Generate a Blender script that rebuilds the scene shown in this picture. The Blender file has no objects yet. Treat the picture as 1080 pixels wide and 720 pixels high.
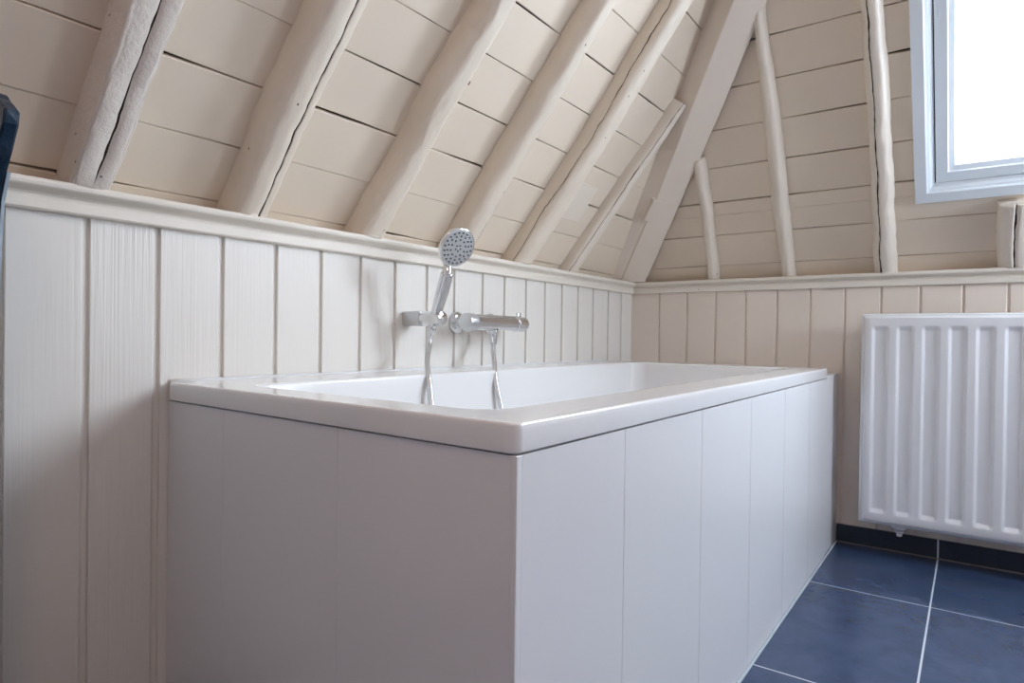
import bpy, bmesh, math, random
from mathutils import Vector, Matrix, noise
random.seed(7)

# ---------------------------------------------------------------- camera, world, light, exposure
SC = bpy.context.scene
COL = SC.collection
S = 0.125                      # one design unit = 12.5 cm
ZF = -5.742                    # floor height in design units (camera is at 0,0,0)
def W(p): return Vector((p[0]*S, p[1]*S, (p[2]-ZF)*S))

yaw, pit, rol = math.radians(-35.7528), math.radians(-0.4627), math.radians(0.7510)
fw = Vector((math.sin(yaw)*math.cos(pit), math.cos(yaw)*math.cos(pit), math.sin(pit)))
r0 = Vector((math.cos(yaw), -math.sin(yaw), 0)); u0 = r0.cross(fw)
rt = r0*math.cos(rol) + u0*math.sin(rol); up = -r0*math.sin(rol) + u0*math.cos(rol)
cam = bpy.data.cameras.new('camera'); co = bpy.data.objects.new('camera', cam); COL.objects.link(co)
cam.sensor_width = 36; cam.lens = 674.7/1080*36; cam.clip_start = 0.01
m = Matrix((rt, up, -fw)).transposed().to_4x4(); m.translation = W((0, 0, 0)); co.matrix_world = m
SC.camera = co

SKY_COLOR = (0.705, 0.81, 0.94); SKY_STRENGTH = 40.5
FILL_LAMP_POWER = 5.2; FILL_LAMP_COLOR = (1.0, 0.73, 0.58)
EXPOSURE = 0.0
SC.view_settings.view_transform = 'Standard'; SC.view_settings.look = 'None'
SC.view_settings.gamma = 1; SC.view_settings.exposure = EXPOSURE; SC.view_settings.use_curve_mapping = False
wd = bpy.data.worlds.new('sky'); SC.world = wd; wd.use_nodes = True
bg = wd.node_tree.nodes['Background']; bg.inputs[0].default_value = (*SKY_COLOR, 1); bg.inputs[1].default_value = SKY_STRENGTH

TH = math.radians(54); CT, ST = math.cos(TH), math.sin(TH)
def LP(y, s, o): return (-9.95 + s*CT + o*ST, y, 1.86 + s*ST - o*CT)      # left roof slope: along wall, up slope, inward
def BP(x, s, o): return (x, 20.65 - s*CT - o*ST, 1.86 + s*ST - o*CT)      # back roof slope
WX0, WX1, WS0, WS1 = -1.25, 4.37, 2.12, 10.15                              # window casing outline on the back slope

# daylight portal in the window opening (guides the sky light, emits nothing itself)
pl = bpy.data.lights.new('daylight_portal', 'AREA'); po = bpy.data.objects.new('daylight_portal', pl); COL.objects.link(po)
pl.shape = 'RECTANGLE'; pl.size = (WX1-WX0)*S; pl.size_y = (WS1-WS0)*S; pl.cycles.is_portal = True
c = W(BP((WX0+WX1)/2, (WS0+WS1)/2, -1.3))
pm = Matrix((Vector((1, 0, 0)), Vector((0, -CT, ST)), Vector((0, ST, CT)))).transposed().to_4x4(); pm.translation = c
po.matrix_world = pm
RY0, RY1, RZ0, RZ1 = 14.8, 18.4, 1.6, 5.6                                # unseen side window, added in the right wall for light from the right
pl2 = bpy.data.lights.new('daylight_portal', 'AREA'); po2 = bpy.data.objects.new('daylight_portal', pl2); COL.objects.link(po2)
pl2.shape = 'RECTANGLE'; pl2.size = (RY1-RY0)*S; pl2.size_y = (RZ1-RZ0)*S; pl2.cycles.is_portal = True
pm2 = Matrix((Vector((0, 1, 0)), Vector((0, 0, 1)), Vector((1, 0, 0)))).transposed().to_4x4(); pm2.translation = W((9.45, (RY0+RY1)/2, (RZ0+RZ1)/2))
po2.matrix_world = pm2

# ---------------------------------------------------------------- helpers
def mesh_obj(name, verts, faces, mat, parent=None, smooth=False, origin=None, bevel=0, mats=None, fmat=None, wn=False):
    V = [W(v) for v in verts]
    if origin is None:
        lo = [min(v[i] for v in V) for i in range(3)]; hi = [max(v[i] for v in V) for i in range(3)]
        origin = Vector(((lo[0]+hi[0])/2, (lo[1]+hi[1])/2, lo[2]))
    me = bpy.data.meshes.new(name); me.from_pydata([v-origin for v in V], [], faces)
    bm = bmesh.new(); bm.from_mesh(me); bmesh.ops.recalc_face_normals(bm, faces=bm.faces); bm.to_mesh(me); bm.free()
    for mt in (mats or [mat]): me.materials.append(mt)
    for i, p in enumerate(me.polygons):
        p.use_smooth = smooth
        if fmat: p.material_index = fmat[i]
    o = bpy.data.objects.new(name, me); COL.objects.link(o)
    if parent is not None:
        o.parent = parent; o.location = origin - WL[parent.name]
    else: o.location = origin
    WL[o.name] = origin.copy()
    if bevel:
        b = o.modifiers.new('bevel', 'BEVEL'); b.width = bevel*S; b.segments = 2; b.limit_method = 'ANGLE'; b.angle_limit = 0.6
    if wn or bevel:
        for p in me.polygons: p.use_smooth = True
        w_ = o.modifiers.new('wn', 'WEIGHTED_NORMAL'); w_.keep_sharp = False
    return o
WL = {}
def thing(name, label, cat, loc, group=None):
    o = bpy.data.objects.new(name, None); COL.objects.link(o); o.empty_display_size = 0.05
    l = W(loc); o.location = l; WL[o.name] = l.copy(); return tag(o, label, cat, group)
def tag(o, label, cat, group=None):
    o['label'] = label; o['category'] = cat
    if group: o['group'] = group
    return o
def struct(o): o['kind'] = 'structure'; return o

class MB:
    def __init__(s): s.v = []; s.f = []; s.m = []
    def add(s, vs, fs, mi=0):
        n = len(s.v); s.v += [tuple(v) for v in vs]; s.f += [tuple(i+n for i in f) for f in fs]; s.m += [mi]*len(fs)
    def box(s, x0, x1, y0, y1, z0, z1, fn=None, mi=0):
        vs = [(x, y, z) for x in (x0, x1) for y in (y0, y1) for z in (z0, z1)]
        if fn: vs = [fn(*v) for v in vs]
        s.add(vs, [(0, 1, 3, 2), (4, 6, 7, 5), (0, 4, 5, 1), (2, 3, 7, 6), (0, 2, 6, 4), (1, 5, 7, 3)], mi)
    def rings(s, rings, closed=True, caps=True, mi=0, fm=None):
        n = len(rings[0]); vs = [p for r in rings for p in r]; base = len(s.v); s.v += [tuple(v) for v in vs]
        for i in range(len(rings)-1):
            for j in range(n if closed else n-1):
                a = base+i*n+j; b = base+i*n+(j+1) % n
                s.f.append((a, b, b+n, a+n)); s.m.append(fm(i, j) if fm else mi)
        if caps:
            s.f.append(tuple(base+j for j in range(n))[::-1]); s.m.append(mi)
            s.f.append(tuple(base+(len(rings)-1)*n+j for j in range(n))); s.m.append(mi)
    def tube(s, pts, rad, seg=16, caps=True, mi=0):
        pts = [Vector(p) for p in pts]; N = len(pts); rad = rad if isinstance(rad, (list, tuple)) else [rad]*N
        t = (pts[1]-pts[0]).normalized(); a = t.orthogonal().normalized(); R = []
        for i in range(N):
            t2 = (pts[min(i+1, N-1)]-pts[max(i-1, 0)]).normalized()
            a = (a - t2*a.dot(t2)).normalized(); b = t2.cross(a)
            R.append([pts[i]+(a*math.cos(k*2*math.pi/seg)+b*math.sin(k*2*math.pi/seg))*rad[i] for k in range(seg)])
        s.rings(R, caps=caps, mi=mi)
    def lathe(s, base, axis, prof, seg=32, mi=0):      # prof: (distance along axis, radius)
        base = Vector(base); ax = Vector(axis).normalized(); a = ax.orthogonal().normalized(); b = ax.cross(a)
        s.rings([[base+ax*h+(a*math.cos(k*2*math.pi/seg)+b*math.sin(k*2*math.pi/seg))*max(r, 1e-4) for k in range(seg)] for h, r in prof], mi=mi)
    def build(s, name, mat, parent=None, **k):
        if isinstance(mat, (list, tuple)): return mesh_obj(name, s.v, s.f, None, parent, mats=mat, fmat=s.m, **k)
        return mesh_obj(name, s.v, s.f, mat, parent, **k)

def spline(pts, n=12):
    P = [Vector(p) for p in pts]; P = [P[0]*2-P[1]]+P+[P[-1]*2-P[-2]]; out = []
    for i in range(1, len(P)-2):
        for k in range(n):
            t = k/n; a, b, c_, d = P[i-1:i+3]
            out.append(0.5*((2*b)+(c_-a)*t+(2*a-5*b+4*c_-d)*t*t+(3*b-a-3*c_+d)*t*t*t))
    out.append(P[-2]); return out
def lerp_table(tab, s):
    if s <= tab[0][0]: 
        a, b = tab[0], tab[1]; return a[1]+(b[1]-a[1])/(b[0]-a[0])*(s-a[0])*0.5
    for a, b in zip(tab, tab[1:]):
        if s <= b[0]: return a[1]+(b[1]-a[1])*(s-a[0])/(b[0]-a[0])
    return tab[-1][1]
def nz(x, y, z): return noise.fractal(Vector((x, y, z)), 0.7, 2.0, 4)

# ---------------------------------------------------------------- materials
def principled(name, col, rough=0.5, metal=0.0, spec=0.5, coat=0.0):
    mt = bpy.data.materials.new(name); mt.use_nodes = True; b = mt.node_tree.nodes['Principled BSDF']
    b.inputs['Base Color'].default_value = (*col, 1); b.inputs['Roughness'].default_value = rough
    b.inputs['Metallic'].default_value = metal; b.inputs['Specular IOR Level'].default_value = spec
    b.inputs['Coat Weight'].default_value = coat; b.inputs['Coat Roughness'].default_value = 0.05
    return mt, mt.node_tree, b
def nd(nt, typ, **k):
    n = nt.nodes.new(typ)
    for a, v in k.items():
        if a in n.inputs: n.inputs[a].default_value = v
        else: setattr(n, a, v)
    return n
def coords(nt, scale=(1, 1, 1)):
    t = nd(nt, 'ShaderNodeNewGeometry'); mp = nd(nt, 'ShaderNodeMapping'); mp.inputs['Scale'].default_value = scale
    nt.links.new(t.outputs['Position'], mp.inputs['Vector']); return mp.outputs[0]
def painted(name, col, var=0.03, rough=0.45, grain=None, bump=0.15, bumpscale=60, holes=0.0, stretch=(1, 1, 1), stain=0.0, stain_col=(0.3, 0.2, 0.12)):
    """brushed paint: faint tone drift, fine surface bump, optional wood grain relief and worm holes"""
    mt, nt, b = principled(name, col, rough); L = nt.links
    v = coords(nt, stretch)
    n1 = nd(nt, 'ShaderNodeTexNoise', Scale=5.0, Detail=4.0); L.new(v, n1.inputs['Vector'])
    mx = nd(nt, 'ShaderNodeMix', data_type='RGBA'); mx.inputs[6].default_value = (*[c*(1-var*2.2) for c in col], 1)
    mx.inputs[7].default_value = (*[min(1, c*(1+var)) for c in col], 1); L.new(n1.outputs[0], mx.inputs[0]); cur = mx.outputs[2]
    if stain:
        n3 = nd(nt, 'ShaderNodeTexNoise', Scale=9.0, Detail=6.0, Roughness=0.7); L.new(v, n3.inputs['Vector'])
        rp = nd(nt, 'ShaderNodeMapRange'); rp.inputs[1].default_value = 0.60; rp.inputs[2].default_value = 0.78; rp.inputs[4].default_value = stain; L.new(n3.outputs[0], rp.inputs[0])
        m3 = nd(nt, 'ShaderNodeMix', data_type='RGBA'); m3.inputs[7].default_value = (*stain_col, 1)
        L.new(rp.outputs[0], m3.inputs[0]); L.new(cur, m3.inputs[6]); cur = m3.outputs[2]
    if holes:
        vo = nd(nt, 'ShaderNodeTexVoronoi', Scale=40.0); L.new(v, vo.inputs['Vector'])
        dsp = nd(nt, 'ShaderNodeSeparateColor'); L.new(vo.outputs['Color'], dsp.inputs[0])
        pick = nd(nt, 'ShaderNodeMath', operation='GREATER_THAN'); pick.inputs[1].default_value = 1-holes; L.new(dsp.outputs[0], pick.inputs[0])
        sm = nd(nt, 'ShaderNodeMath', operation='LESS_THAN'); sm.inputs[1].default_value = 0.075; L.new(vo.outputs['Distance'], sm.inputs[0])
        mu = nd(nt, 'ShaderNodeMath', operation='MULTIPLY'); L.new(pick.outputs[0], mu.inputs[0]); L.new(sm.outputs[0], mu.inputs[1])
        m2 = nd(nt, 'ShaderNodeMix', data_type='RGBA'); m2.inputs[7].default_value = (0.07, 0.04, 0.02, 1)
        L.new(mu.outputs[0], m2.inputs[0]); L.new(cur, m2.inputs[6]); cur = m2.outputs[2]
    L.new(cur, b.inputs['Base Color'])
    n2 = nd(nt, 'ShaderNodeTexNoise', Scale=float(bumpscale), Detail=5.0, Roughness=0.65); L.new(v, n2.inputs['Vector'])
    h = n2.outputs[0]
    if grain:
        vg = coords(nt, grain[0]); wv = nd(nt, 'ShaderNodeTexNoise', Scale=grain[1], Detail=3.0, Roughness=0.6, Distortion=0.4); L.new(vg, wv.inputs['Vector'])
        lo_ = nd(nt, 'ShaderNodeTexNoise', Scale=3.0, Detail=1.0); L.new(coords(nt, (1, 2.2, 0.6)), lo_.inputs['Vector'])
        mr = nd(nt, 'ShaderNodeMapRange'); mr.inputs[1].default_value = 0.42; mr.inputs[2].default_value = 0.62; mr.inputs[4].default_value = grain[2]; L.new(lo_.outputs[0], mr.inputs[0])
        ad = nd(nt, 'ShaderNodeMath', operation='MULTIPLY_ADD'); L.new(wv.outputs[0], ad.inputs[0]); L.new(mr.outputs[0], ad.inputs[1]); L.new(h, ad.inputs[2]); h = ad.outputs[0]
    bp = nd(nt, 'ShaderNodeBump'); bp.inputs['Strength'].default_value = bump; bp.inputs['Distance'].default_value = 0.003
    L.new(h, bp.inputs['Height']); L.new(bp.outputs[0], b.inputs['Normal'])
    return mt
CREAM = (0.78, 0.665, 0.535)
M_plank = painted('cream_roof_board_paint', CREAM, 0.04, 0.42, bump=0.12, bumpscale=25)
M_plank_b = painted('cream_back_roof_board_paint', CREAM, 0.04, 0.42, bump=0.12, bumpscale=25)
M_beam = painted('cream_beam_paint', (0.78, 0.68, 0.56), 0.05, 0.5, bump=0.5, bumpscale=45, holes=0.16, stretch=(1, 1, 0.5), stain=0.12)
M_rough = painted('rough_hewn_beam_paint', (0.76, 0.68, 0.60), 0.06, 0.6, bump=1.0, bumpscale=65, holes=0.3, stain=0.2)
M_pole = painted('pole_paint', (0.79, 0.70, 0.595), 0.05, 0.5, bump=0.4, bumpscale=50, holes=0.07, stretch=(1, 1, 0.3), stain=0.06)
M_hip = painted('hip_beam_paint', (0.78, 0.675, 0.575), 0.03, 0.5, bump=0.2, bumpscale=40, stretch=(1, 1, 0.4))
M_dado = painted('dado_board_paint', (0.80, 0.76, 0.70), 0.02, 0.38, grain=((1, 1, 0.018), 170.0, 1.6, 'Y'), bump=0.5, bumpscale=6, stretch=(1, 1, 0.12))
M_dadob = painted('back_dado_board_paint', (0.81, 0.71, 0.615), 0.02, 0.42, bump=0.12, bumpscale=12, stretch=(1, 1, 0.12))
M_trim = painted('dado_rail_paint', (0.81, 0.745, 0.655), 0.03, 0.4, bump=0.3, bumpscale=22, holes=0.03)
M_wallf = painted('greyed_mauve_plaster', (0.55, 0.50, 0.52), 0.02, 0.7)
M_dark, _, _ = principled('dark_gap', (0.045, 0.032, 0.022), 0.9)
M_crack, _, _ = principled('bare_wood_in_crack', (0.06, 0.04, 0.025), 0.9)
M_wall = painted('pale_plaster', (0.72, 0.675, 0.665), 0.02, 0.7)
M_acryl, _, _ = principled('white_acrylic', (0.845, 0.84, 0.835), 0.15, coat=0.3)
M_panel = painted('white_laminate_panel', (0.79, 0.785, 0.79), 0.01, 0.28, bump=0.03, bumpscale=15, stretch=(1, 1, 0.2))
M_enamel, _, _ = principled('white_radiator_enamel', (0.80, 0.80, 0.81), 0.25)
M_upvc, _, _ = principled('white_window_frame', (0.78, 0.83, 0.87), 0.3)
M_gasket, _, _ = principled('dark_gasket', (0.03, 0.035, 0.04), 0.6)
M_chrome, _, _ = principled('chrome', (0.78, 0.79, 0.81), 0.09, metal=1.0)
M_satin, _, _ = principled('satin_chrome', (0.66, 0.67, 0.69), 0.28, metal=1.0)
M_face, _, _ = principled('grey_spray_face', (0.50, 0.51, 0.52), 0.35, metal=0.3)
M_rubber, _, _ = principled('grey_rubber_nozzle', (0.12, 0.12, 0.13), 0.5)
M_red, _, _ = principled('copper_tinted_chrome', (0.8, 0.62, 0.55), 0.12, metal=1.0)
M_seal, _, _ = principled('white_sealant', (0.75, 0.75, 0.74), 0.5)
M_skgrout, _, _ = principled('brown_grey_grout', (0.16, 0.13, 0.11), 0.6)
M_grey, _, _ = principled('grey_sealant', (0.42, 0.46, 0.50), 0.4)
M_navy = painted('navy_gloss_paint', (0.006, 0.030, 0.065), 0.3, 0.35, bump=0.8, bumpscale=60, stain=0.5, stain_col=(0.03, 0.09, 0.16))
M_pale = painted('pale_blue_paint', (0.42, 0.52, 0.60), 0.05, 0.5)
M_knot, _, _ = principled('bare_red_knot', (0.20, 0.06, 0.03), 0.7)
M_glow, ntg, bgl = principled('fill_lamp_diffuser', (1, 1, 1), 0.5); bgl.inputs['Emission Color'].default_value = (*FILL_LAMP_COLOR, 1); bgl.inputs['Emission Strength'].default_value = 3.0
# hose: ribbed chrome
M_hose, nt, b = principled('ribbed_chrome_hose', (0.72, 0.73, 0.75), 0.22, metal=1.0)
wv = nd(nt, 'ShaderNodeTexWave', Scale=90.0); wv.bands_direction = 'Z'; nt.links.new(coords(nt), wv.inputs['Vector'])
bp = nd(nt, 'ShaderNodeBump'); bp.inputs['Strength'].default_value = 0.4; bp.inputs['Distance'].default_value = 0.001
nt.links.new(wv.outputs[0], bp.inputs['Height']); nt.links.new(bp.outputs[0], b.inputs['Normal'])
# glass pane: thin, mostly clear
M_glass = bpy.data.materials.new('window_glass'); M_glass.use_nodes = True; nt = M_glass.node_tree; nt.nodes.clear()
out = nd(nt, 'ShaderNodeOutputMaterial'); mxs = nd(nt, 'ShaderNodeMixShader'); tr = nd(nt, 'ShaderNodeBsdfTransparent'); gl = nd(nt, 'ShaderNodeBsdfGlossy', Roughness=0.02)
mxs.inputs[0].default_value = 0.06
nt.links.new(tr.outputs[0], mxs.inputs[1]); nt.links.new(gl.outputs[0], mxs.inputs[2]); nt.links.new(mxs.outputs[0], out.inputs[0])
# tiles
def tile_mat(name, skirting=False):
    mt, nt, b = principled(name, (0.04, 0.06, 0.11), 0.24); L = nt.links
    g = nd(nt, 'ShaderNodeNewGeometry'); sp = nd(nt, 'ShaderNodeSeparateXYZ'); L.new(g.outputs['Position'], sp.inputs[0])
    def line(sock, x0, p, w):
        a = nd(nt, 'ShaderNodeMath', operation='MULTIPLY_ADD'); a.inputs[1].default_value = 1/(p*S); a.inputs[2].default_value = -x0/p+0.5+40; L.new(sock, a.inputs[0])
        f = nd(nt, 'ShaderNodeMath', operation='FRACT'); L.new(a.outputs[0], f.inputs[0])
        s_ = nd(nt, 'ShaderNodeMath', operation='SUBTRACT'); s_.inputs[1].default_value = 0.5; L.new(f.outputs[0], s_.inputs[0])
        ab = nd(nt, 'ShaderNodeMath', operation='ABSOLUTE'); L.new(s_.outputs[0], ab.inputs[0])
        lt = nd(nt, 'ShaderNodeMath', operation='LESS_THAN'); lt.inputs[1].default_value = w/(2*p); L.new(ab.outputs[0], lt.inputs[0]); return lt.outputs[0]
    k = line(sp.outputs['X'], -0.66, 4.85, 0.035)
    if not skirting:
        k2 = line(sp.outputs['Y'], 16.53, 4.85, 0.030); mxm = nd(nt, 'ShaderNodeMath', operation='MAXIMUM'); L.new(k, mxm.inputs[0]); L.new(k2, mxm.inputs[1]); k = mxm.outputs[0]
    n1 = nd(nt, 'ShaderNodeTexNoise', Scale=9.0, Detail=8.0, Roughness=0.7); L.new(g.outputs['Position'], n1.inputs['Vector'])
    n1.inputs['Distortion'].default_value = 0.6
    cr = nd(nt, 'ShaderNodeValToRGB'); L.new(n1.outputs[0], cr.inputs[0])
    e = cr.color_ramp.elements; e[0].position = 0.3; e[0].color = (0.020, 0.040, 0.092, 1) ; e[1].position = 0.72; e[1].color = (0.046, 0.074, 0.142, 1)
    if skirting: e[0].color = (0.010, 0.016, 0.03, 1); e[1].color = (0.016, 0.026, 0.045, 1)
    mx = nd(nt, 'ShaderNodeMix', data_type='RGBA'); mx.inputs[7].default_value = (0.55, 0.60, 0.66, 1); L.new(k, mx.inputs[0]); L.new(cr.outputs[0], mx.inputs[6]); L.new(mx.outputs[2], b.inputs['Base Color'])
    bp = nd(nt, 'ShaderNodeBump'); bp.inputs['Strength'].default_value = 0.15; bp.inputs['Distance'].default_value = 0.002; L.new(n1.outputs[0], bp.inputs['Height']); L.new(bp.outputs[0], b.inputs['Normal'])
    return mt
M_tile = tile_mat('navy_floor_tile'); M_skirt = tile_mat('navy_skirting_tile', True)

# ---------------------------------------------------------------- room shell
XW, YW, XR, YF, ZC = -9.6, 20.4, 9.0, -8.0, 12.2
mb = MB(); mb.box(XW-0.4, XR+0.4, YF-0.4, YW+0.4, ZF-0.5, ZF); struct(mb.build('floor', M_tile, origin=W((0, 0, ZF))))

def board_wall(name, seams, axis, plane, sgn, z0, z1, a0, a1, gw, gd, mat):
    """tongue and groove boards as one extruded profile; grooves recessed by gd, a bevel on one side"""
    prof = [(a0, 0)]
    for g in seams: prof += [(g-0.022, 0.0), (g-0.004, 0.012), (g, gd), (g+gw, gd), (g+gw+0.004, 0.004), (g+gw+0.01, 0)]
    prof += [(a1, 0)]
    f = (lambda a, d, z: (plane-sgn*d, a, z)) if axis == 'y' else (lambda a, d, z: (a, plane-sgn*d, z))
    m_ = MB(); m_.rings([[f(a, d, z) for a, d in prof] for z in (z0, z1)], closed=False, caps=False)
    n = len(m_.v); m_.v += [f(a, 0.4, z) for z in (z0, z1) for a in (a0, a1)]; m_.f.append((n, n+1, n+3, n+2)); m_.m.append(0)
    return m_.build(name, mat)
sl = [3.56*1.0, 4.475, 5.455, 6.41, 7.335, 8.25, 9.165, 10.11, 11.01, 12.05, 12.93, 13.90, 14.82, 15.72, 16.64, 17.58, 18.60, 19.56]
sl = [s_ for s_ in [3.56-0.93*k for k in range(12, 0, -1)]]+sl
struct(board_wall('wall_left', sl, 'y', XW, 1, ZF-0.1, 1.7, YF, YW, 0.085, 0.05, M_dado))
sb = [x*20.4/20.5 for x in (-8.651, -7.684, -6.748, -5.795, -4.864, -3.932, -3.013, -2.11, -1.192, -0.236, 0.698)]
sb += [sb[-1]+0.94*k for k in range(1, 9)]
struct(board_wall('wall_back', sb, 'x', YW, -1, ZF-0.1, 1.7, XW, XR, 0.055, 0.05, M_dadob))
mb = MB(); mb.box(XR, XR+0.4, YF, YW, ZF, RZ0); mb.box(XR, XR+0.4, YF, YW, RZ1, ZC+0.3); mb.box(XR, XR+0.4, YF, RY0, RZ0, RZ1); mb.box(XR, XR+0.4, RY1, YW, RZ0, RZ1)
struct(mb.build('wall_right', M_wall))
w2 = bpy.data.objects.new('added_window_2', None); COL.objects.link(w2); w2.location = W((XR, (RY0+RY1)/2, RZ0)); WL['added_window_2'] = w2.location.copy(); struct(w2)  # added window, out of view, brightens the tub side and radiator
def right_frame(prof):
    m_ = MB(); R = []
    for cy, cz in ((0, 0), (1, 0), (1, 1), (0, 1), (0, 0)):
        R.append([(XR+d, RY0+i if cy == 0 else RY1-i, RZ0+i if cz == 0 else RZ1-i) for i, d in prof])
    m_.rings(R, closed=True, caps=False); return m_
right_frame([(-0.3, 0), (-0.3, -0.1), (0.02, -0.1), (0.02, 0.41), (-0.3, 0.41)]).build('window_casing', M_upvc, w2)
right_frame([(0, 0.1), (0, 0.3), (0.4, 0.3), (0.4, 0.1)]).build('window_sash', M_upvc, w2)
mb = MB(); mb.box(XR+0.18, XR+0.21, RY0+0.3, RY1-0.3, RZ0+0.3, RZ1-0.3); mb.build('window_glass', M_glass, w2)
mb = MB(); mb.box(XW-0.3, XR+0.4, YF-0.4, YF, ZF, ZC+0.3); struct(mb.build('wall_front', M_wallf))
mb = MB(); mb.box(XW-0.3, XR+0.4, YF-0.4, YW, ZC, ZC+0.4); struct(mb.build('ceiling', M_wall))

def slope_boards(seams, side, hole=None):
    mb = MB(); P = LP if side == 'L' else BP
    def edge(a, s, k): return s + 0.012*nz(a*0.9, k*3.1, 5)+0.0
    def piece(a0f, a1f, s0, s1, k, g0, g1):
        n = max(2, int(abs(a1f(s0)-a0f(s0))/0.35)); o = 0.012*((k*7) % 3-1)
        rows = []
        for i in range(n+1):
            t = i/n
            lo = a0f(s0)+(a1f(s0)-a0f(s0))*t; hi = a0f(s1)+(a1f(s1)-a0f(s1))*t
            w0 = g0*(0.75+1.1*nz(lo*0.5, k*5.3, 1)); w1 = g1*(0.75+1.1*nz(hi*0.5, (k+1)*5.3, 1))
            w0 = max(w0, 0.0); w1 = max(w1, 0.0)
            p = [(lo, s0+w0, -0.12), (lo, s0+w0, o-0.012), (lo, s0+w0+0.012, o), (hi, s1-w1-0.012, o), (hi, s1-w1, o-0.012), (hi, s1-w1, -0.12)]
            rows.append([P(*q) for q in p])
        mb.rings(rows, closed=True, caps=True)
    for k in range(len(seams)-1):
        s0, s1 = seams[k], seams[k+1]
        gap = (0.010, 0.016, 0.007, 0.018, 0.011)[k % 5] if side == 'L' else 0.016
        gap2 = (0.010, 0.016, 0.007, 0.018, 0.011)[(k+1) % 5] if side == 'L' else 0.016
        if side == 'L': piece(lambda s: YF, lambda s: 20.65-s*CT+0.05, s0, s1, k, gap, gap2)
        else:
            x0 = lambda s: -9.95+s*CT-0.05
            cuts = [s0]+[c_ for c_ in (hole[2], hole[3]) if s0 < c_ < s1]+[s1]
            for a, b_ in zip(cuts, cuts[1:]):
                ga = gap if a == s0 else 0; gb = gap if b_ == s1 else 0
                if hole[2] <= (a+b_)/2 <= hole[3]:
                    piece(x0, lambda s: hole[0], a, b_, k, ga, gb); piece(lambda s: hole[1], lambda s: XR, a, b_, k, ga, gb)
                else: piece(x0, lambda s: XR, a, b_, k, ga, gb)
    return mb
SMAX = (ZC-1.86)/ST+0.1
seamsL = [-0.35, 0.27, 1.225, 2.21, 3.21, 4.225, 5.25]+[6.256+1.05*k for k in range(0, 8)]; seamsL = [q for q in seamsL if q < SMAX-0.1]+[SMAX]
seamsB = [-0.35, 0.573, 1.646, 2.727, 3.795, 4.888, 5.943]+[7.0+1.065*k for k in range(0, 8)]; seamsB = [q for q in seamsB if q < SMAX-0.1]+[SMAX]
struct(slope_boards(seamsL, 'L').build('ceiling_left', M_plank))
HOLE = (WX0+0.2, WX1-0.2, WS0+0.2, WS1-0.2)
struct(slope_boards(seamsB, 'B', HOLE).build('ceiling_back', M_plank_b))
# dark underlay behind the boards, with the window opening left free
mb = MB()
mb.box(YF-0.3, YW+0.3, -0.5, SMAX+0.3, -0.35, -0.14, LP)
mb.box(XW-0.5, XR+0.3, -0.5, HOLE[2], -0.35, -0.14, BP); mb.box(XW-0.5, XR+0.3, HOLE[3], SMAX+0.3, -0.35, -0.14, BP)
mb.box(XW-0.5, HOLE[0], HOLE[2], HOLE[3], -0.35, -0.14, BP); mb.box(HOLE[1], XR+0.3, HOLE[2], HOLE[3], -0.35, -0.14, BP)
struct(mb.build('ceiling_underlay', M_dark))

# dado rail: nose, cove and flat band, mitred in the corner
prof = [(-0.7, 1.505), (0.075, 1.505), (0.10, 1.512), (0.115, 1.53), (0.115, 1.655), (0.105, 1.675), (0.085, 1.685), (0.082, 1.70), (0.10, 1.725), (0.15, 1.75), (0.20, 1.765),
        (0.235, 1.775), (0.255, 1.795), (0.262, 1.83), (0.252, 1.865), (0.225, 1.883), (-0.7, 1.883)]
mb = MB(); R = []
for i in range(61):
    y = YF+(YW-YF)*i/60
    R.append([(XW+o+(0.006*nz(y*1.3, z*6, 3) if o > 0 else 0), y if i < 60 else YW-max(o, -0.65), z) for o, z in prof])
mb.rings(R); o = struct(mb.build('trim_1', M_trim, smooth=False))
mb = MB(); R = []
for i in range(41):
    x = XW+(XR-XW)*i/40
    R.append([(x if i else XW+max(o_, -0.65), YW-o_-(0.006*nz(x*1.3, z*6, 9) if o_ > 0 else 0), z) for o_, z in prof])
mb.rings(R); struct(mb.build('trim_2', M_trim))
# tiled skirting
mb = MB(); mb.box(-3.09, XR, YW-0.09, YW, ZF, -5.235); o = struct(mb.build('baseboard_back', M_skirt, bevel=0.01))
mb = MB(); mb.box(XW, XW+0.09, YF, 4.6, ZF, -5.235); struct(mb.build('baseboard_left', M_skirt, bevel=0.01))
mb = MB(); mb.box(-3.08, XR, YW-0.105, YW-0.09, ZF, ZF+0.03); struct(mb.build('trim_3', M_skgrout))

# ---------------------------------------------------------------- roof window
wr = bpy.data.objects.new('window_1', None); COL.objects.link(wr); wr.location = W(BP((WX0+WX1)/2, WS0, 0)); WL['window_1'] = wr.location.copy(); struct(wr)
def ring_frame(prof, x0, x1, s0, s1, mb=None, mi=0):
    """prof: (inset from the outline, o) ; mitred frame round a rectangle on the back slope"""
    mb = mb or MB(); R = []
    for cx, cs in ((0, 0), (1, 0), (1, 1), (0, 1), (0, 0)):
        R.append([BP(x0+i if cx == 0 else x1-i, s0+i if cs == 0 else s1-i, o) for i, o in prof])
    mb.rings(R, closed=True, caps=False, mi=mi); return mb
ring_frame([(0, -0.1), (0, 0.10), (0.015, 0.115), (0.25, 0.115), (0.262, 0.105), (0.262, -0.1)], WX0, WX1, WS0, WS1).build('window_casing', M_upvc, wr)
ring_frame([(0.255, 0.10), (0.255, -0.9), (0.42, -0.9), (0.42, -0.10), (0.36, -0.06), (0.33, 0.0), (0.325, 0.02), (0.275, 0.05), (0.27, 0.095)], WX0, WX1, WS0, WS1).build('window_lining', M_upvc, wr)
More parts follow.
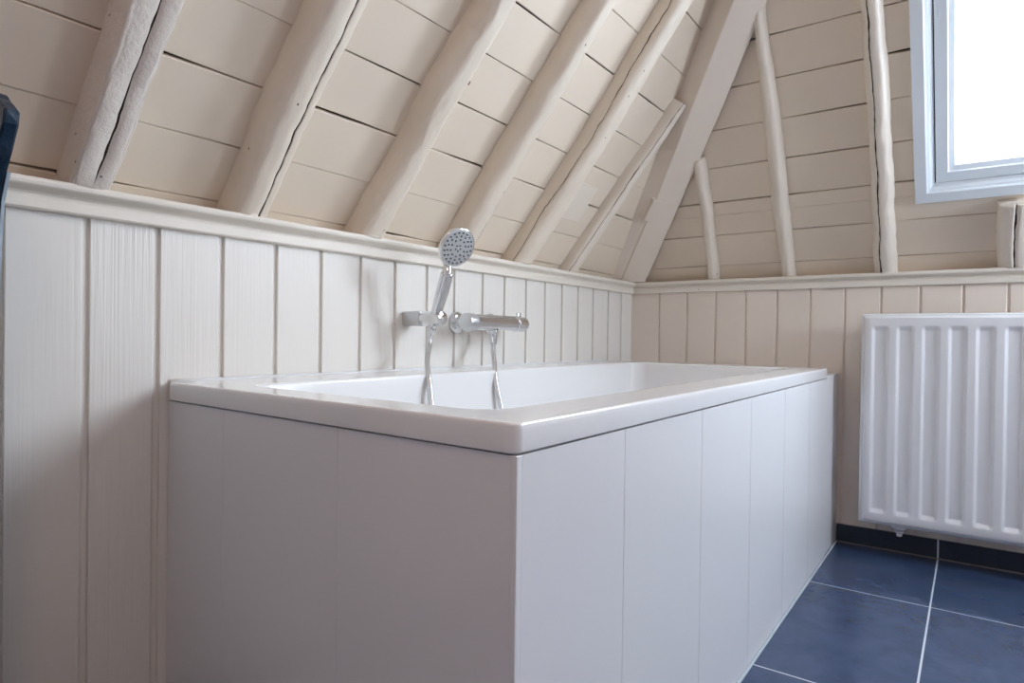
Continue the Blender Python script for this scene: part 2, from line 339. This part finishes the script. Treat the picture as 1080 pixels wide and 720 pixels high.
ring_frame([(0.40, -0.35), (0.40, -0.14), (0.50, -0.14), (0.50, -0.35)], WX0, WX1, WS0, WS1).build('gasket', M_gasket, wr)
ring_frame([(0.445, -0.8), (0.445, -0.075), (0.455, -0.065), (0.69, -0.065), (0.70, -0.075), (0.705, -0.115), (0.71, -0.12), (0.83, -0.16), (0.86, -0.30), (0.86, -0.8)], WX0, WX1, WS0, WS1).build('window_sash', M_upvc, wr)
mb = MB(); mb.box(WX0+0.8, WX1-0.8, WS0+0.8, WS1-0.8, -0.45, -0.42, BP); mb.build('window_glass', M_glass, wr)

# ---------------------------------------------------------------- roof beams
def beam(name, P, s0, s1, near, far, depth, expo, label, cat, group, mat, crack=None, rough=0.02, seg=34, parent=None, cut=None, ripple=0.03):
    """hewn log lying under the boards. near/far: (s, position) edges; crack: (fraction of width, width, depth, s from, s to)"""
    # edge tables were read on reference planes a hand's breadth further in; carry them to the board planes
    f_, c_ = (1.0415, 0.0954) if P is LP else (1.0163, 0.0375)
    near = [(q[0]*f_+c_, q[1]*f_) for q in near]; far = [(q[0]*f_+c_, q[1]*f_) for q in far]; s1 = s1*f_+c_
    n = int((s1-s0)/0.09); R = []; seed = random.random()*50
    for i in range(n+1):
        s = s0+(s1-s0)*i/n
        a = lerp_table(near, s)+ripple*nz(s*0.9, seed, 0)+0.35*ripple*nz(s*5, seed, 2); b = lerp_table(far, s)+ripple*nz(s*0.8, seed, 9)+0.35*ripple*nz(s*4, seed, 7)
        d = depth*0.96
        mid, hw = (a+b)/2, (b-a)/2; ang = []
        if crack:
            fr = crack[0]+0.03*nz(s*0.5, seed, 21)+0.008*nz(s*6, seed, 22); u = max(-0.98, min(0.98, fr*2-1)); A_ = lambda q: math.acos(max(-1, min(1, -abs(q)**(expo/2)*(1 if q > 0 else -1)))); ac = A_(u)
            on = max(0, min(1, (s-crack[3])/0.3))*max(0, min(1, (crack[4]-s)/0.3))
            wq = crack[1]*(0.5+1.1*abs(nz(s*1.7, seed, 30)))*on/max(hw, .05)+0.001
            aL, aR = A_(max(-0.99, u-wq)), A_(min(0.99, u+wq)); h1 = seg//2
            ang = [aL*k/(h1-1) for k in range(h1)]+[ac]+[aR+(math.pi-aR)*k/(seg-h1-1) for k in range(seg-h1)]
            ci = h1
        else: ang = [math.pi*k/seg for k in range(seg+1)]; ci = -1; on = 0
        ring = []
        for k, t in enumerate(ang):
            cs, sn = -math.cos(t), math.sin(t)
            cc = (1 if cs > 0 else -1)*abs(cs)**(2/expo); ss = max(sn, 0)**(2/expo)
            rr = 1 + rough*1.3*nz(s*1.6, t*2.2+seed, 4) + rough*0.35*nz(s*9, t*9+seed, 8)
            u_, o_ = mid+hw*cc*rr, d*ss*rr
            if k == ci and on > 0: q_ = 1.0 if abs(u) > 0.75 else 0.1; u_ = mid+(u_-mid)*(1-0.25*on*q_); o_ = o_-crack[2]*on*(1-0.7*(q_ > 0.5))
            ring.append(P(u_, max(s, (0.0+max(o_, 0)*CT)/ST), o_))
        sb_ = max(s, 0.01); ring.append(P(b, sb_, -0.05)); ring.append(P(a, sb_, -0.05)); R.append(ring)
    mb = MB(); mb.rings(R, fm=(lambda i, j: 1 if crack and j in (ci-1, ci) and crack[3] < s0+(s1-s0)*i/n < crack[4] else 0))
    o = mb.build(name, [mat, M_crack], parent, smooth=(expo < 6))
    if expo >= 4: o.modifiers.new('wn', 'WEIGHTED_NORMAL')
    return tag(o, label, cat, group) if parent is None else o
G = 'painted log rafters under the left roof slope'
beam('rafter', LP, -0.3, SMAX, [(0, 3.19), (1, 3.21), (2.4, 3.26), (5, 3.32)], [(0, 3.62), (1.3, 3.74), (2.6, 3.83), (5, 3.95)], 0.50, 9,
     'rough square-hewn cream rafter with long split, leftmost of the rafters', 'rafter', G, M_rough, (0.52, 0.011, 0.08, 0.35, 9), 0.024, 40)
beam('rafter', LP, -0.3, SMAX, [(0, 5.30), (1.5, 5.33), (3.4, 5.45), (6, 5.55)], [(0, 5.97), (1.7, 6.02), (3.6, 6.16), (6, 6.28)], 0.50, 3.4,
     'round cream log rafter with a straight dark split near its right edge, second from left', 'rafter', G, M_beam, (0.63, 0.011, 0.10, -0.3, 12), 0.014)
o = beam('rafter', LP, -0.3, SMAX, [(0, 7.74), (0.9, 7.84), (2.05, 8.0), (3.2, 8.02), (4.6, 8.16), (7, 8.3)], [(0, 8.44), (2.6, 8.55), (4.7, 8.80), (7, 8.95)], 0.52, 3.0,
     'wavy-edged cream rafter with a small bare red knot, third from left', 'rafter', G, M_beam, None, 0.028, ripple=0.05)
kp = Vector(LP(8.87, 3.66, 0.47)); mb = MB(); mb.lathe(kp, Vector((ST, 0.2, -CT)), [(-0.03, 0.05), (0.0, 0.048), (0.012, 0.03), (0.014, 0.001)], 14); k_ = mb.build('knot', M_knot, o, smooth=True)
beam('rafter', LP, -0.3, SMAX, [(0, 10.27), (0.5, 10.33), (3.1, 10.50), (5.7, 10.70), (8, 10.8)], [(0, 10.92), (0.6, 11.02), (4, 11.14), (5.8, 11.2), (8, 11.3)], 0.50, 2.8,
     'smooth straight cream rafter directly above the hand shower head', 'rafter', G, M_beam, (0.80, 0.008, 0.06, -0.3, 2.4), 0.016)
beam('rafter', LP, -0.3, SMAX, [(0, 12.62), (0.7, 12.70), (3.5, 12.90), (6.5, 12.98), (9, 13.05)], [(0, 13.36), (1, 13.50), (4.1, 13.62), (7, 13.58), (9, 13.6)], 0.52, 3.0,
     'pitted cream rafter with long crack along its left side, beside the lighter patch', 'rafter', G, M_beam, (0.04, 0.0025, 0.12, -0.3, 12), 0.018)
beam('rafter', LP, -0.3, 5.36, [(0, 15.30), (2.8, 15.56), (5.4, 15.82)], [(0, 15.90), (2.2, 16.03), (5.4, 16.12)], 0.36, 3.2,
     'thin split cream pole ending against the big diagonal hip beam', 'rafter', G, M_pole, (0.14, 0.006, 0.10, -0.3, 6), 0.015)
G2 = 'painted pole rafters under the back roof slope'
beam('rafter', BP, -0.3, 4.1, [(0, -6.88), (2.35, -6.62), (4.2, -6.60)], [(0, -6.52), (2.3, -6.28), (4.2, -6.21)], 0.34, 2.2,
     'short thin cream pole rising behind the hip beam above the far tub end', 'rafter', G2, M_pole, None, 0.02, 24)
beam('rafter', BP, -0.3, 9.0, [(0, -4.63), (2.3, -4.62), (5, -4.50), (6.4, -4.42), (9, -4.35)], [(0, -4.24), (2.2, -4.18), (4.4, -4.10), (5.9, -4.12), (9, -4.1)], 0.34, 2.2,
     'slim slightly crooked cream pole, middle of the three long poles beside the window', 'rafter', G2, M_pole, None, 0.025, 24)
beam('rafter', BP, -0.3, 12, [(0, -2.24), (3.05, -2.16), (7, -2.14), (12, -2.1)], [(0, -1.68), (2.9, -1.66), (5.3, -1.67), (7, -1.72), (12, -1.7)], 0.42, 2.6,
     'split cream pole with dark crack nearest the left side of the window', 'rafter', G2, M_pole, (0.36, 0.018, 0.14, -0.3, 9), 0.022, 34)
beam('rafter', BP, -0.3, 1.93, [(0, 0.46), (1.9, 0.43)], [(0, 1.18), (1.9, 1.18)], 0.44, 2.8,
     'short thick cream log stump with cracks cut off just below the window', 'rafter', G2, M_pole, (0.45, 0.022, 0.14, 0.0, 2.6), 0.02, 34)

# hip beam in the corner where the two slopes meet
hd = Vector((1, -1, math.tan(TH))).normalized(); hm = Vector((ST, -ST, -2*CT)).normalized(); hw_ = Vector((1, 1, 0)).normalized(); HO = Vector((-9.5, 20.3, 1.86))
HO = Vector((-9.95, 20.65, 1.86))
def HP(w, d, off): return HO+hw_*w+hd*d+hm*off
tl = [(-1, -0.56), (0.8, -0.49), (3.9, -0.27), (6.75, -0.17), (9.6, -0.08), (16, 0.0)]; tr_ = [(-1, 0.32), (0.8, 0.37), (3.9, 0.54), (6.75, 0.68), (9.6, 0.76), (16, 0.85)]
to = [(-1, 0.60), (0.8, 0.62), (3.9, 0.69), (6.75, 0.76), (9.6, 0.83), (16, 0.95)]; tb = [(-1, -1.0), (0.9, -0.97), (4.1, -0.75), (7.2, -0.45), (9, -0.36), (16, -0.2)]
mb = MB(); R = []
for i in range(70):
    d = -0.25+i*0.235; j = 0.006*nz(d, 3, 3); a, b_, f, g = (lerp_table(q, d) for q in (tl, tr_, to, tb)); a += j; b_ += j
    R.append([HP(g, d, abs(g)/1.428-0.12), HP(a-0.02, d, f-0.03), HP(a+0.01, d, f), HP(b_-0.03, d, f), HP(b_, d, f-0.03), HP(b_+0.02, d, -0.1), HP((a+b_)/2, d, -0.2)])
R = [[(lambda v: v+hd*max(0, (1.89-v.z)/hd.z))(v) for v in r_] for r_ in R]
mb.rings(R); tag(mb.build('hip_beam', M_hip), 'large straight square cream beam running up the corner where the two roof slopes meet', 'roof beam')
mb = MB(); mb.box(-0.42, -0.13, 3.25, 4.02, 0.45, 0.76, lambda a, b_, c_: HP(a+0.12*(b_-3.6), b_, c_))
tag(mb.build('wooden_block', M_hip, bevel=0.02), 'small cream wooden block fixed on the left edge of the hip beam', 'block')
mb = MB(); mb.box(14.37, 15.48, 1.66, 2.72, -0.01, 0.035, LP); tag(mb.build('repair_board', painted('pale_patch_paint', (0.80, 0.71, 0.60), 0.02), bevel=0.008), 'small pale square repair board set on the roof planks right of the pitted rafter', 'board')

# ---------------------------------------------------------------- bathtub
tub = thing('bathtub', 'white rectangular built-in bathtub with white panelled surround along the left wall', 'bathtub', (-6.35, 12.3, ZF))
def rrect(x0, x1, y0l, y0r, y1, r, z, n=10):
    pts = []; corners = [(x1-r, y0r+r, -90), (x1-r, y1-r, 0), (x0+r, y1-r, 90), (x0+r, y0l+r, 180)]
    for cx, cy, a0 in corners:
        for k in range(n+1):
            a = math.radians(a0+90*k/n); pts.append((cx+r*math.cos(a), cy+r*math.sin(a), z))
    # straight sides get extra points so shading stays even
    out_ = []
    for i, p in enumerate(pts):
        q = pts[(i+1) % len(pts)]; out_.append(p)
        if i % (n+1) == n:
            for t in (0.1, 0.3, 0.5, 0.7, 0.9): out_.append(tuple(p[j]+(q[j]-p[j])*t for j in range(3)))
    return out_
X0, X1, YL, YR, YB = -9.59, -3.10, 4.655, 4.376, 18.63
def ins(d, z, r): return rrect(X0+d, X1-d, YL+d, YR+d, YB-d, r, z)
L_ = [ins(0.25, -1.0, 0.05), ins(0.02, -1.0, 0.10), ins(0.0, -0.985, 0.12), ins(0.0, -0.80, 0.12), ins(0.004, -0.757, 0.11), ins(0.016, -0.742, 0.11), ins(0.034, -0.7355, 0.11), ins(0.06, -0.735, 0.11),
      rrect(-8.42, -3.80, 5.10, 4.95, 18.02, 0.42, -0.735), rrect(-8.39, -3.83, 5.13, 4.98, 17.99, 0.42, -0.738), rrect(-8.36, -3.86, 5.16, 5.01, 17.96, 0.42, -0.752), rrect(-8.345, -3.875, 5.175, 5.03, 17.94, 0.42, -0.78),
      rrect(-8.33, -3.89, 5.20, 5.06, 17.90, 0.42, -0.9), rrect(-8.2, -4.02, 5.6, 5.5, 17.5, 0.55, -2.2), rrect(-8.1, -4.12, 5.8, 5.75, 17.0, 0.6, -3.1), rrect(-8.04, -4.18, 5.92, 5.87, 16.85, 0.6, -3.35),
      rrect(-7.92, -4.30, 6.08, 6.03, 16.7, 0.55, -3.50), rrect(-7.7, -4.52, 6.3, 6.25, 16.5, 0.5, -3.56), rrect(-6.5, -5.7, 8.5, 8.5, 14.5, 0.3, -3.62)]
mb = MB(); mb.rings(L_, caps=False); n = len(L_[0]); mb.f.append(tuple(range((len(L_)-1)*n, len(L_)*n))); mb.m.append(0)
mb.build('tub_shell', M_acryl, tub, smooth=True, wn=True)
def panel(pts_fn, a0, a1, seams, z0, z1, name, gw=0.007, gd=0.02):
    prof = [(a0, 0)]
    for g in seams: prof += [(g-gw*1.2, 0), (g-gw*0.4, gd), (g+gw*0.4, gd), (g+gw*1.2, 0)]
    prof += [(a1, 0)]; prof += [(a1, 0.12), (a0, 0.12)]
    m_ = MB(); m_.rings([[pts_fn(a, d, z) for a, d in prof] for z in (z0, z1)]); return m_.build(name, M_panel, tub)
panel(lambda a, d, z: (-3.112-d, a, z), 4.50, 18.64, [6.5, 9.0, 11.5, 13.98, 16.45], ZF+0.015, -1.015, 'side_panel')
panel(lambda a, d, z: (a, 4.41+(-3.112-a)*0.0435+d, z), -9.59, -3.16, [-7.99, -5.55], ZF+0.015, -1.015, 'end_panel', gw=0.003, gd=0.006)
mb = MB(); mb.box(-3.17, -3.105, 4.405, 4.495, ZF+0.01, -1.012); mb.build('corner_trim', M_panel, tub, bevel=0.012)
mb = MB(); mb.box(-9.59, -3.118, 18.66, YW-0.01, ZF+0.01, -0.94); mb.build('end_ledge', M_panel, tub, bevel=0.015)
mb = MB(); mb.box(-3.105, -3.055, 4.40, YW-0.1, ZF, ZF+0.02); mb.build('sealant_strip', M_grey, tub)
mb = MB(); mb.lathe((-6.1, 11.5, -3.64), (0, 0, 1), [(0, 0.28), (0.03, 0.28), (0.045, 0.25), (0.045, 0.1), (0.03, 0.02)], 28); mb.build('drain', M_chrome, tub, smooth=True)
mb = MB(); mb.tube([(-9.585, y, -0.735) for y in [4.7+i*0.5 for i in range(28)]], 0.035, 8); mb.build('wall_seal', M_seal, tub, smooth=True)

# ---------------------------------------------------------------- shower fittings
hs = thing('shower_holder', 'chrome wall bracket holding the hand shower', 'shower holder', (-9.6, 9.59, 0.18))
mb = MB(); mb.box(-9.6, -9.12, 9.43, 9.74, 0.185, 0.492); mb.build('wall_mount', M_satin, hs, bevel=0.03)
mb = MB(); mb.lathe((-9.14, 9.585, 0.338), (1, 0, 0), [(0, 0.14), (0.01, 0.150), (0.50, 0.150), (0.525, 0.135), (0.53, 0.02)], 30); mb.build('holder_barrel', M_chrome, hs, smooth=True, wn=True)

hb = Vector((-8.86, 9.55, 0.17)); ht = Vector((-8.47, 9.54, 1.24)); ax = (ht-hb).normalized()
sh = thing('hand_shower', 'round chrome hand shower with grey spray face standing up in its wall bracket', 'hand shower', hb)
fl = Vector((0.924, -0.30, -0.35)); fl = (fl-ax*fl.dot(ax)).normalized(); fh = Vector((0.924, -0.20, -0.47)).normalized()
sd = ax.cross(fl).normalized()
mb = MB(); R = []                              # flattened handle
for i in range(25):
    t = i/24; c_ = hb.lerp(ht, t); w_ = 0.085+0.045*min(1, t*1.6); th_ = 0.085+0.008*math.sin(t*3)
    if t < 0.25: w_ = th_ = 0.082
    R.append([c_+sd*(w_*math.copysign(abs(math.cos(a))**0.7, math.cos(a)))+fl*(th_*math.copysign(abs(math.sin(a))**0.7, math.sin(a))) for a in [k*2*math.pi/24 for k in range(24)]])
mb.rings(R); mb.build('handle', M_chrome, sh, smooth=True)
mb = MB(); R = []                              # pale grip strip on the front of the handle
for t in (0.28, 0.30, 0.6, 0.94, 0.96):
    c_ = hb.lerp(ht, t); k = 0.2 if t in (0.28, 0.96) else 1
    R.append([c_+sd*(0.06*x*k)+fl*(0.06+0.042*z_) for x, z_ in ((-1, 0), (-0.85, 1), (0.85, 1), (1, 0))])
mb.rings(R); mb.build('grip', M_satin, sh)
hc = Vector((-8.24, 9.55, 1.73)); du = (ax-fh*ax.dot(fh)).normalized(); ds = du.cross(fh)
mb = MB(); mb.lathe(hc-fh*0.16, fh, [(0, 0.02), (0.01, 0.18), (0.04, 0.31), (0.08, 0.37), (0.13, 0.40), (0.17, 0.405), (0.19, 0.395), (0.195, 0.37), (0.19, 0.01)], 44)
mb.tube(spline([hb.lerp(ht, 0.9), ht, hc-fh*0.13-du*0.34, hc-fh*0.13-du*0.15], 5), [0.095]*10+[0.11]*6, 20); mb.build('shower_head', M_chrome, sh, smooth=True, wn=True)
mb = MB(); mb.lathe(hc, fh, [(0.02, 0.365), (0.036, 0.36), (0.042, 0.35), (0.045, 0.15), (0.052, 0.13), (0.052, 0.01)], 44); fo = mb.build('spray_face', M_face, sh, smooth=True, wn=True)
mb = MB()
for rr, cnt in ((0.06, 5), (0.17, 10), (0.245, 14), (0.315, 20)):
    for k in range(cnt):
        a = k*2*math.pi/cnt+rr*7; mb.lathe(hc+fh*0.04+(du*math.cos(a)+ds*math.sin(a))*rr, fh, [(0, 0.020), (0.025, 0.014), (0.026, 0.001)], 8)
mb.build('spray_nozzles', M_rubber, fo, smooth=True)
mb = MB(); mb.lathe(hb, -ax, [(-0.02, 0.07), (0.0, 0.085), (0.14, 0.082), (0.16, 0.06), (0.2, 0.05)], 20); mb.build('hose_nut', M_chrome, sh, smooth=True)

fc = thing('bath_mixer', 'chrome thermostatic bar mixer on the wall above the tub', 'tap', (-9.6, 11.9, 0.05))
zc = 0.30; xc = -9.0
mb = MB(); mb.lathe((xc, 10.98, zc), (0, 1, 0), [(0, 0.12), (0.01, 0.165), (0.03, 0.172), (1.54, 0.172), (1.56, 0.165), (1.57, 0.1)], 36)
mb.box(xc-0.02, xc+0.13, 11.05, 12.45, zc+0.10, zc+0.178); mb.build('mixer_body', M_chrome, fc, smooth=True, wn=True)
for y in (11.14, 12.38):
    mb = MB(); mb.lathe((-9.6, y, zc), (1, 0, 0), [(0, 0.255), (0.03, 0.255), (0.06, 0.24), (0.10, 0.17), (0.11, 0.10), (0.6, 0.095)], 32); mb.build('wall_rosette', M_chrome, fc, smooth=True, wn=True)
mb = MB(); mb.lathe((xc, 10.90, zc), (0, -1, 0), [(-0.14, 0.16), (-0.12, 0.19), (-0.10, 0.195), (0.13, 0.195), (0.16, 0.185), (0.175, 0.16), (0.18, 0.01)], 36)
for k in range(10):
    a = k*2*math.pi/10; mb.lathe((xc+0.188*math.cos(a), 11.0, zc+0.188*math.sin(a)), (0, -1, 0), [(0, 0.02), (0.02, 0.024), (0.21, 0.024), (0.24, 0.01)], 8)
hn = mb.build('temperature_handle', M_satin, fc, smooth=True, wn=True)
mb = MB(); mb.lathe((xc, 12.56, zc), (0, 1, 0), [(0, 0.15), (0.02, 0.185), (0.04, 0.19), (0.34, 0.19), (0.42, 0.17), (0.48, 0.12), (0.49, 0.01)], 36)
mb.box(xc-0.03, xc+0.03, 12.70, 12.82, zc+0.15, zc+0.27); mb.build('flow_handle', M_chrome, fc, smooth=True, wn=True)
mb = MB(); mb.lathe((xc, 11.75, zc-0.14), (0, 0, -1), [(0, 0.12), (0.06, 0.12), (0.07, 0.095), (0.12, 0.09), (0.13, 0.10), (0.34, 0.085), (0.36, 0.06), (0.44, 0.05)], 24); mb.build('hose_outlet', M_chrome, fc, smooth=True, wn=True)

hose_pts = [hb-ax*0.10, hb-ax*0.22+Vector((0.0, 0.0, -0.06)), (-8.90, 9.50, -0.22), (-8.62, 9.15, -0.52), (-8.26, 8.83, -0.88), (-8.12, 8.80, -1.5), (-7.95, 8.95, -2.3), (-7.6, 9.3, -3.1), (-7.1, 9.9, -3.42), (-6.8, 10.5, -3.48),
            (-7.1, 10.9, -3.4), (-7.6, 11.0, -2.9), (-7.95, 11.0, -2.2), (-8.14, 10.95, -1.55), (-8.28, 10.93, -0.98), (-8.55, 11.22, -0.6), (-8.86, 11.58, -0.3), (-8.99, 11.74, -0.14), (-9.0, 11.75, -0.04), (-9.0, 11.75, 0.02)]
mb = MB(); mb.tube(spline(hose_pts, 10), 0.055, 14)
tag(mb.build('shower_hose', M_hose, smooth=True), 'ribbed chrome hose looping from the hand shower into the tub and up to the mixer', 'hose')

# ---------------------------------------------------------------- radiator
rd = thing('radiator', 'white ribbed panel radiator on the back wall below the window', 'radiator', (0.8, 19.8, -4.95))
XA, XB, ZA, ZB, YP = -2.36, 3.95, -4.80, 0.665, 19.42
xs = [XA, XA+0.012, XA+0.055]; x = -2.165
while x < XB-0.5:
    xs += [x-0.035, x-0.02, x, x+0.045, x+0.06, x+0.075, x+0.30, x+0.315, x+0.33, x+0.375, x+0.395, x+0.41]; x += 0.562
xs += [XB-0.055, XB-0.012, XB]
zs = [ZA, ZA+0.012, ZA+0.055, ZA+0.22, ZA+0.235, ZA+0.26, ZA+0.30, ZA+0.34, ZA+0.36, ZA+0.38, -2.0, ZB-0.40, ZB-0.38, ZB-0.35, ZB-0.32, ZB-0.28, ZB-0.26, ZB-0.24, ZB-0.06, ZB-0.055, ZB-0.012, ZB]
def sm(t): t = max(0, min(1, t)); return t*t*(3-2*t)
def rdep(x, z):
    e = min(x-XA, XB-x, z-ZA, ZB-z); edge_ = 0.055*(1-min(1, e/0.055))**1.5
    u_ = (x+2.185) % 0.562
    if x < -2.2 or x > XB-0.14: pr = 0
    else: pr = sm(u_/0.08)*sm((0.40-u_)/0.08)
    pz = sm((z-ZA-0.23)/0.14)*sm((ZB-0.25-z)/0.14)
    return edge_+0.055*pr*pz
mb = MB(); R = [[(x, YP+rdep(x, z), z) for x in xs] for z in zs]
mb.rings(R, closed=False, caps=False)
# returns of the panel edge
loop = [(xs[i], YP+0.05, ZA) for i in range(len(xs))]+[(XB, YP+0.05, z) for z in zs[1:]]+[(x_, YP+0.05, ZB) for x_ in reversed(xs[:-1])]+[(XA, YP+0.05, z) for z in reversed(zs[1:-1])]
mb.rings([loop, [(p[0], YP+0.16, p[2]) for p in loop]], caps=False)
mb.build('front_panel', M_enamel, rd, smooth=True, wn=True)
mb = MB(); mb.box(XA-0.085, XB+0.08, YP+0.13, 19.98, ZA-0.085, ZB+0.065); mb.build('casing', M_enamel, rd, bevel=0.05)
mb = MB()
for k in range(60): mb.box(XA+0.15+k*0.1, XA+0.19+k*0.1, YP+0.25, 19.9, ZB+0.055, ZB+0.066)
mb.build('top_grille', M_gasket, rd)
for x in (-1.5, 3.0):
    for z0 in (-0.4, -4.7):
        mb = MB(); mb.box(x-0.12, x+0.12, 19.96, YW, z0, z0+0.8); mb.build('wall_bracket', M_enamel, rd, bevel=0.02)
mb = MB(); mb.lathe((-1.50, 19.75, ZA-0.08), (0, 0, -1), [(0, 0.22), (0.06, 0.20), (0.14, 0.11), (0.17, 0.10), (0.22, 0.07), (0.27, 0.065), (0.28, 0.01)], 12); mb.build('drain_valve', M_enamel, rd)

# ---------------------------------------------------------------- navy painted timber at the left edge
pt = thing('timber_post', 'dark navy painted timber with worn top and pale blue edge at the far left', 'post', (-8.9, 2.3, ZF))
out_l = [(-8.34, -0.30), (-8.31, 0.47), (-8.25, 1.0), (-8.18, 1.35), (-8.02, 1.62), (-7.86, 1.80), (-7.76, 1.93), (-7.68, 2.02), (-7.65, 2.15), (-7.78, 2.24), (-7.90, 2.31), (-7.97, 2.37), (-8.12, 2.42), (-8.32, 2.50), (-8.6, 2.52), (-9.0, 2.40)]
pl_ = [(-8.42, ZF), (-8.40, -2.5)]+out_l+[(-9.05, 2.2), (-9.05, ZF)]
mb = MB(); R = []
for y, g in ((2.285, 0.02), (2.265, 0.0), (2.17, 0.0), (2.15, 0.02)):
    R.append([(-8.7+(p[0]+8.7)*(1-g)+0.02*nz(p[1]*3, y*4, 1), y, p[1]-g*0.5) for p in pl_])
mb.rings(R); mb.build('post_body', M_navy, pt)
mb = MB(); e_ = [(-8.42, ZF), (-8.40, -2.5)]+out_l[:5]
mb.rings([[(x-0.3, 2.315, z), (x+0.006, 2.315, z-0.01), (x+0.006, 2.285, z-0.01), (x-0.3, 2.285, z)] for x, z in e_]); mb.build('pale_edge', M_pale, pt)

# ---------------------------------------------------------------- fill lamp added on the ceiling behind the viewer to warm the shade
cl = thing('fill_lamp', 'added round white flush fill lamp on the flat part of the ceiling', 'lamp', (2.0, -3.0, ZC-0.7))
mb = MB(); mb.lathe((2.0, -3.0, ZC), (0, 0, -1), [(0, 1.9), (0.35, 1.9), (0.4, 1.85)], 40); mb.build('fill_lamp_base', M_upvc, cl)
mb = MB(); mb.lathe((2.0, -3.0, ZC-0.38), (0, 0, -1), [(0, 1.8), (0.15, 1.75), (0.25, 1.4), (0.3, 0.01)], 40); mb.build('fill_lamp_shade', M_glow, cl, smooth=True)
ll = bpy.data.lights.new('fill_lamp_light', 'AREA'); lo = bpy.data.objects.new('fill_lamp_light', ll); COL.objects.link(lo)
ll.shape = 'DISK'; ll.size = 3.6*S; ll.energy = FILL_LAMP_POWER; ll.color = FILL_LAMP_COLOR; lo.location = W((2.0, -3.0, ZC-0.72))
